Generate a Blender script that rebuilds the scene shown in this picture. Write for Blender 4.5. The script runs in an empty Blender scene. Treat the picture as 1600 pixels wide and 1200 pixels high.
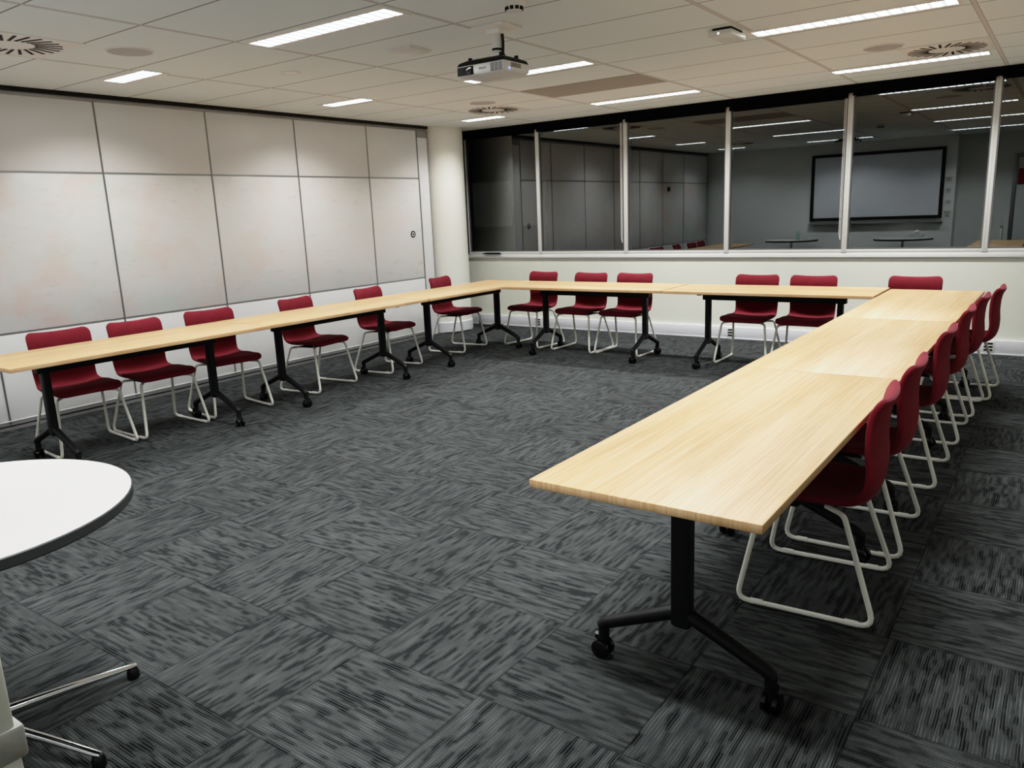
import bpy, bmesh, math, random
from mathutils import Vector, Matrix
random.seed(7)
PI = math.pi
scene = bpy.context.scene
COL = scene.collection

# ------------------------------------------------------------------ helpers
def link(o, parent=None):
    COL.objects.link(o)
    if parent is not None:
        o.parent = parent
    return o

def finish(bm, name, mat, parent=None, loc=(0, 0, 0), rotz=0.0, ang=35, kind=None):
    bmesh.ops.recalc_face_normals(bm, faces=bm.faces[:])
    for e in bm.edges:
        if len(e.link_faces) == 2:
            e.smooth = e.calc_face_angle(0.0) < math.radians(ang)
    for f in bm.faces:
        f.smooth = True
    me = bpy.data.meshes.new(name)
    bm.to_mesh(me)
    bm.free()
    mats = mat if isinstance(mat, (list, tuple)) else [mat]
    for m in mats:
        me.materials.append(m)
    o = bpy.data.objects.new(name, me)
    link(o, parent)
    o.location = loc
    o.rotation_euler = (0, 0, rotz)
    if kind:
        o['kind'] = kind
    return o

def tag(o, label, cat, group=None):
    o['label'] = label
    o['category'] = cat
    if group:
        o['group'] = group
    return o

def thing(name, label, cat, loc=(0, 0, 0), rotz=0.0, group=None):
    o = bpy.data.objects.new(name, None)
    o.empty_display_size = 0.1
    link(o)
    o.location = loc
    o.rotation_euler = (0, 0, rotz)
    return tag(o, label, cat, group)

def children(o):
    return [c for c in bpy.data.objects if c.parent == o]

def dup(root, loc, rotz, label, group=None):
    r = root.copy()
    COL.objects.link(r)
    r.location = loc
    r.rotation_euler = (0, 0, rotz)
    r['label'] = label
    if group:
        r['group'] = group
    for ch in children(root):
        c = ch.copy()
        COL.objects.link(c)
        c.parent = r
        for g in children(ch):
            d = g.copy()
            COL.objects.link(d)
            d.parent = c
    return r

def box(bm, x0, x1, y0, y1, z0, z1, bev=0.0, seg=2, mi=0, M=None):
    vs = [bm.verts.new((x, y, z)) for x in (x0, x1) for y in (y0, y1) for z in (z0, z1)]
    idx = [(0, 1, 3, 2), (4, 6, 7, 5), (0, 4, 5, 1), (2, 3, 7, 6), (0, 2, 6, 4), (1, 5, 7, 3)]
    fs = [bm.faces.new([vs[i] for i in q]) for q in idx]
    for f in fs:
        f.material_index = mi
    if M is not None:
        bmesh.ops.transform(bm, matrix=M, verts=vs)
    if bev > 0:
        es = list({e for f in fs for e in f.edges})
        bmesh.ops.bevel(bm, geom=es, offset=bev, segments=seg, profile=0.5, affect='EDGES')

def ring_loft(bm, rings, cap0=True, cap1=True, mi=0):
    vr = [[bm.verts.new(p) for p in r] for r in rings]
    n = len(vr[0])
    for a, b in zip(vr[:-1], vr[1:]):
        for i in range(n):
            f = bm.faces.new((a[i], a[(i + 1) % n], b[(i + 1) % n], b[i]))
            f.material_index = mi
    if cap0:
        bm.faces.new(vr[0][::-1]).material_index = mi
    if cap1:
        bm.faces.new(vr[-1]).material_index = mi
    return vr

def lathe(bm, prof, n=32, cx=0, cy=0, mi=0, cap0=True, cap1=True):
    rings = [[(cx + r * math.cos(2 * PI * i / n), cy + r * math.sin(2 * PI * i / n), z) for i in range(n)] for r, z in prof]
    ring_loft(bm, rings, cap0, cap1, mi)

def fillet(pts, rad, seg=5):
    P = [Vector(p) for p in pts]
    out = [P[0]]
    for i in range(1, len(P) - 1):
        a, b, c = P[i - 1], P[i], P[i + 1]
        u = (a - b); v = (c - b)
        r = rad[i] if isinstance(rad, (list, tuple)) else rad
        ang = u.angle(v)
        t = min(r / math.tan(ang / 2), u.length * 0.49, v.length * 0.49)
        p0 = b + u.normalized() * t
        p1 = b + v.normalized() * t
        for k in range(seg + 1):
            s = k / seg
            out.append((1 - s) ** 2 * p0 + 2 * s * (1 - s) * b + s * s * p1)
    out.append(P[-1])
    return out

def tube(bm, pts, r, n=10, mi=0, sx=1.0):
    P = [Vector(p) for p in pts]
    rings = []
    prev = None
    for i, p in enumerate(P):
        if i == 0:
            d = P[1] - P[0]
        elif i == len(P) - 1:
            d = P[-1] - P[-2]
        else:
            d = (P[i + 1] - P[i]).normalized() + (P[i] - P[i - 1]).normalized()
        d.normalize()
        if prev is None:
            ref = Vector((0, 0, 1)) if abs(d.z) < 0.9 else Vector((1, 0, 0))
            u = d.cross(ref).normalized()
        else:
            u = (prev - d * prev.dot(d)).normalized()
        v = d.cross(u)
        prev = u
        rr = r[i] if isinstance(r, (list, tuple)) else r
        rings.append([p + u * (rr * sx * math.cos(2 * PI * k / n)) + v * (rr * math.sin(2 * PI * k / n)) for k in range(n)])
    ring_loft(bm, rings, mi=mi)

def disc(bm, c, axis, r, w, n=20, mi=0):
    a = Vector(axis).normalized()
    ref = Vector((0, 0, 1)) if abs(a.z) < 0.9 else Vector((1, 0, 0))
    u = a.cross(ref).normalized(); v = a.cross(u)
    c = Vector(c)
    prof = [(r * 0.8, -w / 2), (r, -w / 2 + 0.15 * w), (r, w / 2 - 0.15 * w), (r * 0.8, w / 2)]
    rings = [[c + a * h + u * (q * math.cos(2 * PI * i / n)) + v * (q * math.sin(2 * PI * i / n)) for i in range(n)] for q, h in prof]
    ring_loft(bm, rings, mi=mi)

def text_obj(name, body, size, mat, parent, loc, rot, extrude=0.0006):
    cu = bpy.data.curves.new(name, 'FONT')
    cu.body = body
    cu.size = size
    cu.extrude = extrude
    cu.align_x = 'CENTER'; cu.align_y = 'CENTER'
    cu.materials.append(mat)
    o = bpy.data.objects.new(name, cu)
    link(o, parent)
    dg = bpy.context.evaluated_depsgraph_get()
    me = bpy.data.meshes.new_from_object(o.evaluated_get(dg))
    bpy.data.objects.remove(o)
    bpy.data.curves.remove(cu)
    me.name = name
    o = bpy.data.objects.new(name, me)
    link(o, parent)
    o.location = loc
    o.rotation_euler = rot
    return o

# ------------------------------------------------------------------ materials
def mat(name, color, rough=0.5, metal=0.0, spec=0.5, coat=0.0, sheen=0.0, emit=None, estr=0.0):
    m = bpy.data.materials.new(name)
    m.use_nodes = True
    b = m.node_tree.nodes['Principled BSDF']
    b.inputs['Base Color'].default_value = (*color, 1)
    b.inputs['Roughness'].default_value = rough
    b.inputs['Metallic'].default_value = metal
    b.inputs['Specular IOR Level'].default_value = spec
    b.inputs['Coat Weight'].default_value = coat
    b.inputs['Sheen Weight'].default_value = sheen
    if emit:
        b.inputs['Emission Color'].default_value = (*emit, 1)
        b.inputs['Emission Strength'].default_value = estr
    return m

class NT:
    def __init__(self, m):
        self.t = m.node_tree
        self.b = m.node_tree.nodes['Principled BSDF']
    def n(self, typ, **kw):
        nd = self.t.nodes.new(typ)
        for k, v in kw.items():
            setattr(nd, k, v)
        return nd
    def l(self, a, b):
        self.t.links.new(a, b)
    def val(self, x, sock):
        if isinstance(x, (int, float)):
            sock.default_value = x
        else:
            self.l(x, sock)
    def math(self, op, a, b=None, c=None, clamp=False):
        nd = self.n('ShaderNodeMath', operation=op)
        nd.use_clamp = clamp
        self.val(a, nd.inputs[0])
        if b is not None: self.val(b, nd.inputs[1])
        if c is not None: self.val(c, nd.inputs[2])
        return nd.outputs[0]
    def mix(self, f, a, b, typ='MIX'):
        nd = self.n('ShaderNodeMix', data_type='RGBA', blend_type=typ)
        self.val(f, nd.inputs[0])
        for s, x in ((nd.inputs[6], a), (nd.inputs[7], b)):
            if isinstance(x, (tuple, list)):
                s.default_value = (*x[:3], 1)
            else:
                self.l(x, s)
        return nd.outputs[2]
    def ramp(self, f, stops):
        nd = self.n('ShaderNodeValToRGB')
        e = nd.color_ramp.elements
        while len(e) < len(stops):
            e.new(0.5)
        for el, (p, c) in zip(e, stops):
            el.position = p
            el.color = (*c, 1) if len(c) == 3 else c
        self.val(f, nd.inputs[0])
        return nd.outputs[0]
    def xyz(self, v):
        nd = self.n('ShaderNodeSeparateXYZ'); self.l(v, nd.inputs[0]); return nd.outputs
    def vec(self, x, y, z):
        nd = self.n('ShaderNodeCombineXYZ')
        for s, a in zip(nd.inputs, (x, y, z)): self.val(a, s)
        return nd.outputs[0]
    def noise(self, v, scale, detail=2.0, rough=0.5):
        nd = self.n('ShaderNodeTexNoise'); self.l(v, nd.inputs['Vector'])
        nd.inputs['Scale'].default_value = scale; nd.inputs['Detail'].default_value = detail
        nd.inputs['Roughness'].default_value = rough
        return nd.outputs['Fac']
    def obj(self):
        return self.n('ShaderNodeTexCoord').outputs['Object']
    def bump(self, h, strength, dist=0.002):
        nd = self.n('ShaderNodeBump'); self.l(h, nd.inputs['Height'])
        nd.inputs['Strength'].default_value = strength; nd.inputs['Distance'].default_value = dist
        self.l(nd.outputs[0], self.b.inputs['Normal'])

def noisy(m, amt=0.08, scale=6.0, bump=0.0, bscale=200, bdist=0.001):
    t = NT(m)
    c = t.b.inputs['Base Color'].default_value[:3]
    o = t.obj()
    f = t.noise(o, scale, 3)
    t.l(t.mix(f, tuple(x * (1 - amt) for x in c), tuple(min(1, x * (1 + amt)) for x in c)), t.b.inputs['Base Color'])
    if bump:
        t.bump(t.noise(o, bscale, 2), bump, bdist)
    return m

# --- carpet: 0.5 m tiles, quarter-turned, ribbed with broken dark dashes
M_carpet = mat('carpet', (0.05, 0.055, 0.055), 0.95, spec=0.15)
t = NT(M_carpet)
X, Y, Z = t.xyz(t.obj())
u = t.math('DIVIDE', t.math('ADD', X, 0.2 + 50), 0.5)
v = t.math('DIVIDE', t.math('ADD', Y, 4.985 + 50), 0.5)
fu, fv = t.math('FLOOR', u), t.math('FLOOR', v)
par = t.math('MODULO', t.math('ADD', fu, fv), 2.0)
lu, lv = t.math('FRACT', u), t.math('FRACT', v)
def sel(a, b):
    return t.math('ADD', t.math('MULTIPLY', a, t.math('SUBTRACT', 1.0, par)), t.math('MULTIPLY', b, par))
across, along = sel(X, Y), sel(Y, X)
wn = t.n('ShaderNodeTexWhiteNoise', noise_dimensions='2D'); t.l(t.vec(fu, fv, 0), wn.inputs[0])
cell = t.math('MULTIPLY', wn.outputs['Value'], 37.0)
rib = t.math('MULTIPLY', across, 1 / 0.0105)
ribi = t.math('FLOOR', rib)
ribf = t.math('ABSOLUTE', t.math('SUBTRACT', t.math('FRACT', rib), 0.5))
dash = t.noise(t.vec(t.math('MULTIPLY', ribi, 17.37), t.math('MULTIPLY', along, 8.5), cell), 1.0, 1.0)
dashm = t.math('MULTIPLY', t.math('SUBTRACT', dash, 0.515), 16.0, clamp=True)
groove = t.math('MULTIPLY', t.math('SUBTRACT', ribf, 0.13), 8.0, clamp=True)
speck = t.noise(t.obj(), 330, 3, 0.8)
patch = t.noise(t.vec(t.math('MULTIPLY', across, 9.0), t.math('MULTIPLY', along, 2.2), cell), 1.0, 2)
dark = t.math('MULTIPLY', dashm, groove)
dark = t.math('MULTIPLY', dark, t.math('MULTIPLY_ADD', patch, 2.6, -0.35, clamp=True))
tone = t.math('MULTIPLY_ADD', speck, 2.6, -0.5)
tone = t.math('MULTIPLY_ADD', patch, 0.10, tone)
lightd = t.math('MULTIPLY', t.math('SUBTRACT', 0.47, dash), 5.0, clamp=True)
tone = t.math('MULTIPLY_ADD', t.math('MULTIPLY', lightd, groove), 0.65, tone)
tone = t.math('MULTIPLY', tone, t.math('MULTIPLY_ADD', t.math('MULTIPLY', t.math('SUBTRACT', ribf, 0.2), 5.0, clamp=True), 0.22, 0.82))
tilev = t.math('MULTIPLY_ADD', wn.outputs['Value'], 0.16, 0.84)
tone = t.math('MULTIPLY', tone, tilev)
edge = t.math('MINIMUM', t.math('MINIMUM', lu, t.math('SUBTRACT', 1.0, lu)), t.math('MINIMUM', lv, t.math('SUBTRACT', 1.0, lv)))
em = t.math('MULTIPLY_ADD', t.math('LESS_THAN', edge, 0.006), -0.4, 1.0)
tone = t.math('MULTIPLY', tone, em)
lightc = t.mix(1.0, (0.070, 0.075, 0.0745), t.vec(tone, tone, tone), 'MULTIPLY')
t.l(t.mix(dark, lightc, (0.0075, 0.008, 0.0085)), t.b.inputs['Base Color'])
t.bump(t.math('SUBTRACT', speck, t.math('MULTIPLY', dark, 1.5)), 0.5, 0.004)

# --- light oak laminate
def oak(name, k=1.0):
    m = mat(name, (0.7, 0.55, 0.33), 0.42, spec=0.4)
    t = NT(m)
    o = t.obj()
    inf = t.n('ShaderNodeObjectInfo')
    x, y, z = t.xyz(o)
    off = t.math('MULTIPLY', inf.outputs['Random'], 31.0)
    vx = t.vec(t.math('MULTIPLY_ADD', x, 0.9, off), t.math('MULTIPLY', y, 1.0), off)
    board = t.noise(t.vec(t.math('MULTIPLY_ADD', x, 0.55, off), t.math('MULTIPLY', y, 11.0), z), 1.0, 1.0)
    fine = t.noise(t.vec(t.math('MULTIPLY_ADD', x, 1.7, off), t.math('MULTIPLY', y, 120.0), z), 1.0, 4, 0.6)
    warp = t.noise(t.vec(t.math('MULTIPLY_ADD', x, 0.7, off), t.math('MULTIPLY', y, 6.0), z), 1.0, 1)
    ringc = t.math('FRACT', t.math('MULTIPLY', warp, 11.0))
    ringm = t.math('ABSOLUTE', t.math('SUBTRACT', ringc, 0.5))
    pore = t.noise(t.vec(t.math('MULTIPLY_ADD', x, 5.0, off), t.math('MULTIPLY', y, 260.0), z), 1.0, 2)
    f = t.math('MULTIPLY_ADD', board, 0.42, t.math('MULTIPLY', fine, 0.75))
    f = t.math('MULTIPLY_ADD', ringm, 0.06, f)
    f = t.math('MULTIPLY_ADD', pore, 0.34, f)
    c = t.ramp(f, [(0.58, tuple(k * a for a in (0.44, 0.265, 0.125))), (0.76, tuple(k * a for a in (0.54, 0.345, 0.178))), (0.93, tuple(k * a for a in (0.62, 0.43, 0.245)))])
    t.l(c, t.b.inputs['Base Color'])
    t.bump(fine, 0.05, 0.001)
    return m
M_oak = oak('light_oak_laminate')
M_oakedge = oak('light_oak_edge', 0.95)

M_black = noisy(mat('black_powder_coat', (0.008, 0.008, 0.009), 0.45, spec=0.4), 0.1, 40)
M_caster = noisy(mat('caster_black', (0.006, 0.006, 0.006), 0.22, spec=0.5), 0.1, 40)
M_white_tube = noisy(mat('white_powder_coat', (0.78, 0.77, 0.70), 0.38, spec=0.45), 0.04, 20)
M_glide = noisy(mat('glide_plastic', (0.80, 0.79, 0.73), 0.5), 0.04, 20)

M_fabric = mat('burgundy_upholstery', (0.15, 0.009, 0.022), 0.9, spec=0.12, sheen=0.2)
t = NT(M_fabric)
t.b.inputs['Sheen Roughness'].default_value = 0.4
t.b.inputs['Sheen Tint'].default_value = (1.0, 0.45, 0.5, 1)
f = t.noise(t.obj(), 14, 3)
f2 = t.noise(t.obj(), 900, 2)
t.l(t.mix(f, (0.15, 0.020, 0.029), (0.205, 0.028, 0.040)), t.b.inputs['Base Color'])
t.bump(f2, 0.25, 0.0008)

# --- partition whiteboard panels with ghosted pen colours
M_panel = mat('partition_panel', (0.77, 0.765, 0.76), 0.33, spec=0.45)
M_board = mat('partition_writing_board', (0.62, 0.60, 0.58), 0.25, spec=0.5)
t = NT(M_board)
o = t.obj()
x, y, z = t.xyz(o)
sm = t.noise(t.vec(x, t.math('MULTIPLY', y, 1.5), t.math('MULTIPLY', z, 1.9)), 1.3, 4, 0.6)
sm2 = t.noise(t.vec(t.math('ADD', x, 9.0), t.math('MULTIPLY', y, 1.1), t.math('MULTIPLY', z, 1.7)), 1.2, 4, 0.6)
gr = t.noise(t.vec(x, t.math('MULTIPLY', y, 3.0), t.math('MULTIPLY', z, 12.0)), 2.0, 5, 0.7)
near = t.math('MULTIPLY_ADD', y, -0.30, -0.35, clamp=True)     # fades away from the camera end
pink = t.math('MULTIPLY', t.math('MULTIPLY', t.math('SUBTRACT', sm, 0.46), 4.0, clamp=True), t.math('MULTIPLY_ADD', near, 0.7, 0.25))
green = t.math('MULTIPLY', t.math('MULTIPLY', t.math('SUBTRACT', sm2, 0.5), 4.0, clamp=True), near)
base = t.mix(gr, (0.745, 0.74, 0.73), (0.79, 0.785, 0.775))
c = t.mix(t.math('MULTIPLY', pink, 1.0), base, (0.80, 0.63, 0.58))
c = t.mix(t.math('MULTIPLY', green, 0.8), c, (0.62, 0.75, 0.67))
t.l(c, t.b.inputs['Base Color'])
t.l(t.math('MULTIPLY_ADD', gr, 0.2, 0.2), t.b.inputs['Roughness'])
noisy(M_panel, 0.03, 3)

M_alu = noisy(mat('anodised_aluminium', (0.36, 0.36, 0.36), 0.4, metal=0.6), 0.05, 30)
M_aludark = noisy(mat('shadow_grey_metal', (0.16, 0.16, 0.165), 0.45, metal=0.4), 0.05, 30)
M_frame = noisy(mat('window_frame_paint', (0.66, 0.66, 0.63), 0.4), 0.04, 20)
M_cream = noisy(mat('cream_wall_paint', (0.75, 0.755, 0.67), 0.6, spec=0.3), 0.03, 2.5, 0.08, 160, 0.001)
M_column = noisy(mat('column_paint', (0.87, 0.86, 0.79), 0.55, spec=0.3), 0.02, 2.5, 0.06, 160, 0.001)
M_white_trim = noisy(mat('white_trim_paint', (0.82, 0.82, 0.80), 0.4), 0.03, 5)
M_skirt = noisy(mat('skirting_duct', (0.74, 0.74, 0.78), 0.4), 0.03, 5)
M_rear = noisy(mat('rear_wall_paint', (0.85, 0.87, 0.845), 0.6, spec=0.3), 0.03, 2.5, 0.06, 160, 0.001)
M_blind = noisy(mat('blind_black', (0.004, 0.004, 0.005), 0.8, spec=0.08), 0.1, 30)
M_blackgap = noisy(mat('shadow_gap_black', (0.012, 0.011, 0.010), 0.6), 0.1, 30)
M_dark = noisy(mat('dark_slot', (0.006, 0.006, 0.006), 0.7), 0.1, 30)
M_white = noisy(mat('white_plastic', (0.78, 0.77, 0.74), 0.4), 0.03, 10)
M_ceilwhite = noisy(mat('ceiling_fitting_white', (0.88, 0.86, 0.82), 0.5), 0.03, 10)
M_grille = noisy(mat('speaker_grille', (0.52, 0.49, 0.485), 0.6), 0.05, 300, 0.4, 700, 0.001)
M_chrome = noisy(mat('polished_chrome', (0.75, 0.75, 0.76), 0.12, metal=1.0), 0.03, 10)
M_tabletop = noisy(mat('white_laminate', (0.57, 0.55, 0.535), 0.4), 0.02, 30)
M_edgeband = noisy(mat('grey_edge_band', (0.035, 0.038, 0.038), 0.5), 0.05, 30)
M_navy = noisy(mat('navy_fabric', (0.006, 0.008, 0.025), 0.85), 0.15, 60, 0.3, 300)
M_cable = noisy(mat('cable_black', (0.012, 0.012, 0.012), 0.5), 0.1, 30)
M_post = noisy(mat('cream_metal', (0.66, 0.66, 0.58), 0.35), 0.04, 10)
M_bracket = noisy(mat('grey_plastic', (0.30, 0.295, 0.27), 0.6), 0.25, 40, 0.3, 120)
M_timber = noisy(mat('brown_timber', (0.26, 0.13, 0.05), 0.5), 0.25, 9)
M_screen = noisy(mat('projection_surface', (0.90, 0.92, 0.97), 0.4), 0.02, 2)
M_paper = noisy(mat('paper', (0.75, 0.75, 0.73), 0.7), 0.02, 20)
M_ink = noisy(mat('ink', (0.05, 0.05, 0.055), 0.7), 0.05, 20)
M_red = noisy(mat('red_sign', (0.45, 0.02, 0.05), 0.5), 0.05, 20)
M_doorpaint = noisy(mat('door_paint', (0.78, 0.81, 0.79), 0.5), 0.03, 4)
M_tissue = noisy(mat('tissue', (0.8, 0.8, 0.8), 0.9), 0.03, 20, 0.3, 60, 0.004)
M_boxblue = noisy(mat('tissue_box_card', (0.45, 0.5, 0.5), 0.6), 0.15, 25)
M_teal = noisy(mat('spray_bottle_plastic', (0.30, 0.45, 0.40), 0.3), 0.05, 20)
M_lens = mat('lens_glass', (0.01, 0.012, 0.02), 0.06, spec=0.8, coat=1.0); noisy(M_lens, 0.1, 20)
M_led = mat('blue_led', (0.1, 0.1, 0.9), 0.4, emit=(0.15, 0.2, 1.0), estr=3.0); noisy(M_led, 0.02, 20)
M_ledw = mat('white_led', (0.9, 0.9, 0.9), 0.4, emit=(1, 1, 1), estr=2.5); noisy(M_ledw, 0.02, 20)
M_louvre = mat('louvre_metal', (0.7, 0.7, 0.7), 0.35); noisy(M_louvre, 0.02, 20)

# --- ceiling: mineral tiles in a grid of flush bars
SC = 1.0157
def cx(x): return 1.1754 + (x - 1.1754) * SC
def cy(y): return -7.1448 + (y + 7.1448) * SC
CZ = 2.535
QX, X0 = 1.183 * SC, cx(-2.927)
QY, Y0 = 0.583 * SC, cy(0.0)
M_ceil = mat('ceiling_tile', (0.50, 0.46, 0.40), 0.9, spec=0.1)
t = NT(M_ceil)
o = t.obj()
x, y, z = t.xyz(o)
ux = t.math('FRACT', t.math('DIVIDE', t.math('ADD', x, -X0 + 100 * QX), QX))
uy = t.math('FRACT', t.math('DIVIDE', t.math('ADD', y, -Y0 + 100 * QY), QY))
dx = t.math('MULTIPLY', t.math('MINIMUM', ux, t.math('SUBTRACT', 1.0, ux)), QX)
dy = t.math('MULTIPLY', t.math('MINIMUM', uy, t.math('SUBTRACT', 1.0, uy)), QY)
bar = t.math('LESS_THAN', dx, 0.012)
barline = t.math('MULTIPLY', t.math('LESS_THAN', dx, 0.0155), t.math('GREATER_THAN', dx, 0.012))
lin = t.math('LESS_THAN', dy, 0.006)
g = t.noise(o, 180, 3, 0.7)
base = t.mix(g, (0.85, 0.90, 0.885), (0.89, 0.94, 0.925))
c = t.mix(t.math('MULTIPLY', lin, t.math('SUBTRACT', 1.0, bar)), base, (0.36, 0.335, 0.30))
c = t.mix(bar, c, (0.70, 0.68, 0.645))
c = t.mix(barline, c, (0.36, 0.335, 0.30))
t.l(c, t.b.inputs['Base Color'])
t.bump(g, 0.15, 0.001)

# perforated return grille panel
M_perf = mat('perforated_grille', (0.25, 0.22, 0.19), 0.7)
t = NT(M_perf)
vo = t.n('ShaderNodeTexVoronoi'); vo.inputs['Scale'].default_value = 90; vo.inputs['Randomness'].default_value = 0.0
t.l(t.obj(), vo.inputs['Vector'])
hole = t.math('LESS_THAN', vo.outputs['Distance'], 0.3)
t.l(t.mix(hole, (0.48, 0.44, 0.39), (0.12, 0.11, 0.10)), t.b.inputs['Base Color'])

# luminaire diffuser: glowing, banded by the blades of its louvre
M_diff = mat('lamp_diffuser', (0.8, 0.8, 0.8), 0.5)
t = NT(M_diff)
x, y, z = t.xyz(t.obj())
band = t.math('FRACT', t.math('MULTIPLY', x, 14.0))
bm_ = t.math('MULTIPLY_ADD', t.math('LESS_THAN', band, 0.22), -0.8, 1.0)
t.b.inputs['Emission Color'].default_value = (0.95, 1.0, 1.0, 1)
t.l(t.math('MULTIPLY', bm_, 7.0), t.b.inputs['Emission Strength'])

# window glass: clear pane, so the lit room mirrors in it against the night
def glass_mat():
    m = bpy.data.materials.new('window_glass')
    m.use_nodes = True
    nt = m.node_tree
    for nd in list(nt.nodes): nt.nodes.remove(nd)
    out = nt.nodes.new('ShaderNodeOutputMaterial')
    mx = nt.nodes.new('ShaderNodeMixShader')
    tr = nt.nodes.new('ShaderNodeBsdfTransparent'); tr.inputs[0].default_value = (0.62, 0.64, 0.64, 1)
    gl = nt.nodes.new('ShaderNodeBsdfGlossy'); gl.inputs['Roughness'].default_value = 0.0
    gl.inputs[0].default_value = (0.93, 0.98, 1.0, 1)
    lw = nt.nodes.new('ShaderNodeFresnel'); lw.inputs['IOR'].default_value = 1.5
    mu = nt.nodes.new('ShaderNodeMath'); mu.operation = 'MULTIPLY_ADD'
    mu.inputs[1].default_value = 1.7; mu.inputs[2].default_value = 0.09
    nt.links.new(lw.outputs[0], mu.inputs[0])
    nt.links.new(mu.outputs[0], mx.inputs[0])
    nt.links.new(tr.outputs[0], mx.inputs[1]); nt.links.new(gl.outputs[0], mx.inputs[2])
    nt.links.new(mx.outputs[0], out.inputs[0])
    return m
M_glass = glass_mat()
M_facade = noisy(mat('night_facade', (0.02, 0.02, 0.022), 0.8), 0.2, 1.5)
M_glowpanel = mat('dim_glow_panel', (0.1, 0.1, 0.1), 0.5, emit=(0.9, 0.85, 0.75), estr=0.05)
t = NT(M_glowpanel)
t.l(t.math('MULTIPLY', t.noise(t.obj(), 1.4, 3), 0.03), t.b.inputs['Emission Strength'])

# ------------------------------------------------------------------ the setting
XL, YB = -5.313, 1.22
def slab(name, m, x0, x1, y0, y1, z0, z1, parent=None, bev=0.0):
    bm = bmesh.new(); box(bm, x0, x1, y0, y1, z0, z1, bev)
    return finish(bm, name, m, parent, kind=None if parent else 'structure')

slab('floor', M_carpet, -6.2, 2.5, -7.7, 1.42, -0.1, 0.0)
slab('ceiling', M_ceil, -6.2, 2.5, -7.7, 1.42, CZ, CZ + 0.1)
slab('wall_back', M_cream, -6.2, 2.5, YB, YB + 0.2, 0, 0.9)
slab('wall_right', M_rear, 2.3, 2.5, -7.7, YB, 0, CZ)
slab('wall_rear', M_rear, -5.45, -0.60, -7.25, -7.05, 0, CZ)
slab('wall_alcove', M_rear, -0.80, -0.60, -7.5, -7.25, 0, CZ)
slab('wall_entry', M_rear, -0.80, 2.5, -7.7, -7.5, 0, CZ)
slab('wall_corner', M_cream, -6.2, -5.58, 0.31, 0.80, 0, CZ)
slab('trim_1', M_white_trim, -5.9, 2.3, YB - 0.028, YB, 0.897, 0.948, bev=0.004)
slab('baseboard_rear', M_rear, -5.3, -0.60, -7.05, -7.035, 0, 0.1, bev=0.003)
bm = bmesh.new()
box(bm, -5.9, 2.3, YB - 0.03, YB, 0.012, 0.135, 0.004)
box(bm, -5.9, 2.3, YB - 0.036, YB, 0.0, 0.014, 0.002)
finish(bm, 'baseboard_back', M_skirt, kind='structure')

# left partition: movable panels, each three boards tall in aluminium edges
bm = bmesh.new(); box(bm, -5.45, XL - 0.035, -7.0, 0.12, 0, CZ)
wl = finish(bm, 'wall_left', M_aludark, kind='structure')
PW = 1.004
seams = [0.117] + [-0.711 - PW * k for k in range(6)] + [-7.0]
Zs = [0.045, 0.722, 0.738, 1.915, 1.931, 2.478]
for a, b in zip(seams[1:], seams[:-1]):
    bm = bmesh.new()
    g = 0.006
    box(bm, XL - 0.04, XL, a + g, b - g, Zs[0] + 0.03, Zs[1], 0.003)
    box(bm, XL - 0.04, XL, a + g, b - g, Zs[4], Zs[5], 0.003)
    finish(bm, 'partition_panel', M_panel, wl)
    bm = bmesh.new()
    box(bm, XL - 0.04, XL, a + g, b - g, Zs[2], Zs[3], 0.003)
    pb = finish(bm, 'writing_board', M_board, wl)
    bm = bmesh.new()
    for z0, z1 in ((Zs[1], Zs[2]), (Zs[3], Zs[4])):
        box(bm, XL - 0.04, XL - 0.004, a + g, b - g, z0, z1)
    box(bm, XL - 0.04, XL + 0.002, a + 0.002, a + g + 0.002, Zs[0], Zs[5])
    box(bm, XL - 0.04, XL + 0.002, b - g - 0.002, b - 0.002, Zs[0], Zs[5])
    finish(bm, 'edge_trim', M_alu, wl)
bm = bmesh.new()
box(bm, XL - 0.04, XL + 0.004, -7.0, 0.117, 0.064, 0.073, 0.002)
finish(bm, 'bottom_rail', M_white_trim, wl)
bm = bmesh.new()
box(bm, XL - 0.04, XL + 0.002, -7.0, 0.117, 0.036, 0.064)
box(bm, XL - 0.04, XL - 0.004, -7.0, 0.117, 0.0, 0.026)
finish(bm, 'bottom_seal', M_alu, wl)
bm = bmesh.new(); box(bm, XL - 0.04, XL - 0.012, -7.0, 0.117, 0.026, 0.036)
finish(bm, 'bottom_gap', M_blackgap, wl)
bm = bmesh.new()
box(bm, XL - 0.04, XL + 0.006, -7.0, 0.30, 2.478, 2.508, 0.002)
finish(bm, 'top_rail', M_alu, wl)
bm = bmesh.new()
box(bm, XL - 0.05, XL + 0.03, -7.0, 0.30, 2.508, CZ + 0.005)
finish(bm, 'ceiling_track', M_blackgap, wl)
# lock escutcheon on the last panel
lk = bpy.data.objects.new('partition_lock', None); link(lk, wl)
lk.location = (XL, -0.05, 1.268)
def xdisc(name, r0, r1, x0, x1, m, parent):
    bm = bmesh.new(); n = 28
    rings = []
    for r, x in ((r0, x0), (r1, x0), (r1, x1), (r0, x1)):
        rings.append([(x, r * math.cos(2 * PI * i / n), r * math.sin(2 * PI * i / n)) for i in range(n)])
    ring_loft(bm, rings + [rings[0]], False, False)
    bmesh.ops.remove_doubles(bm, verts=bm.verts[:], dist=1e-6)
    return finish(bm, name, m, parent)
xdisc('lock_ring', 0.025, 0.041, 0.0, 0.004, M_dark, lk)
xdisc('lock_plate', 0.001, 0.025, 0.0, 0.003, M_white, lk)
xdisc('lock_core', 0.0005, 0.013, 0.003, 0.006, M_dark, lk)
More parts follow.
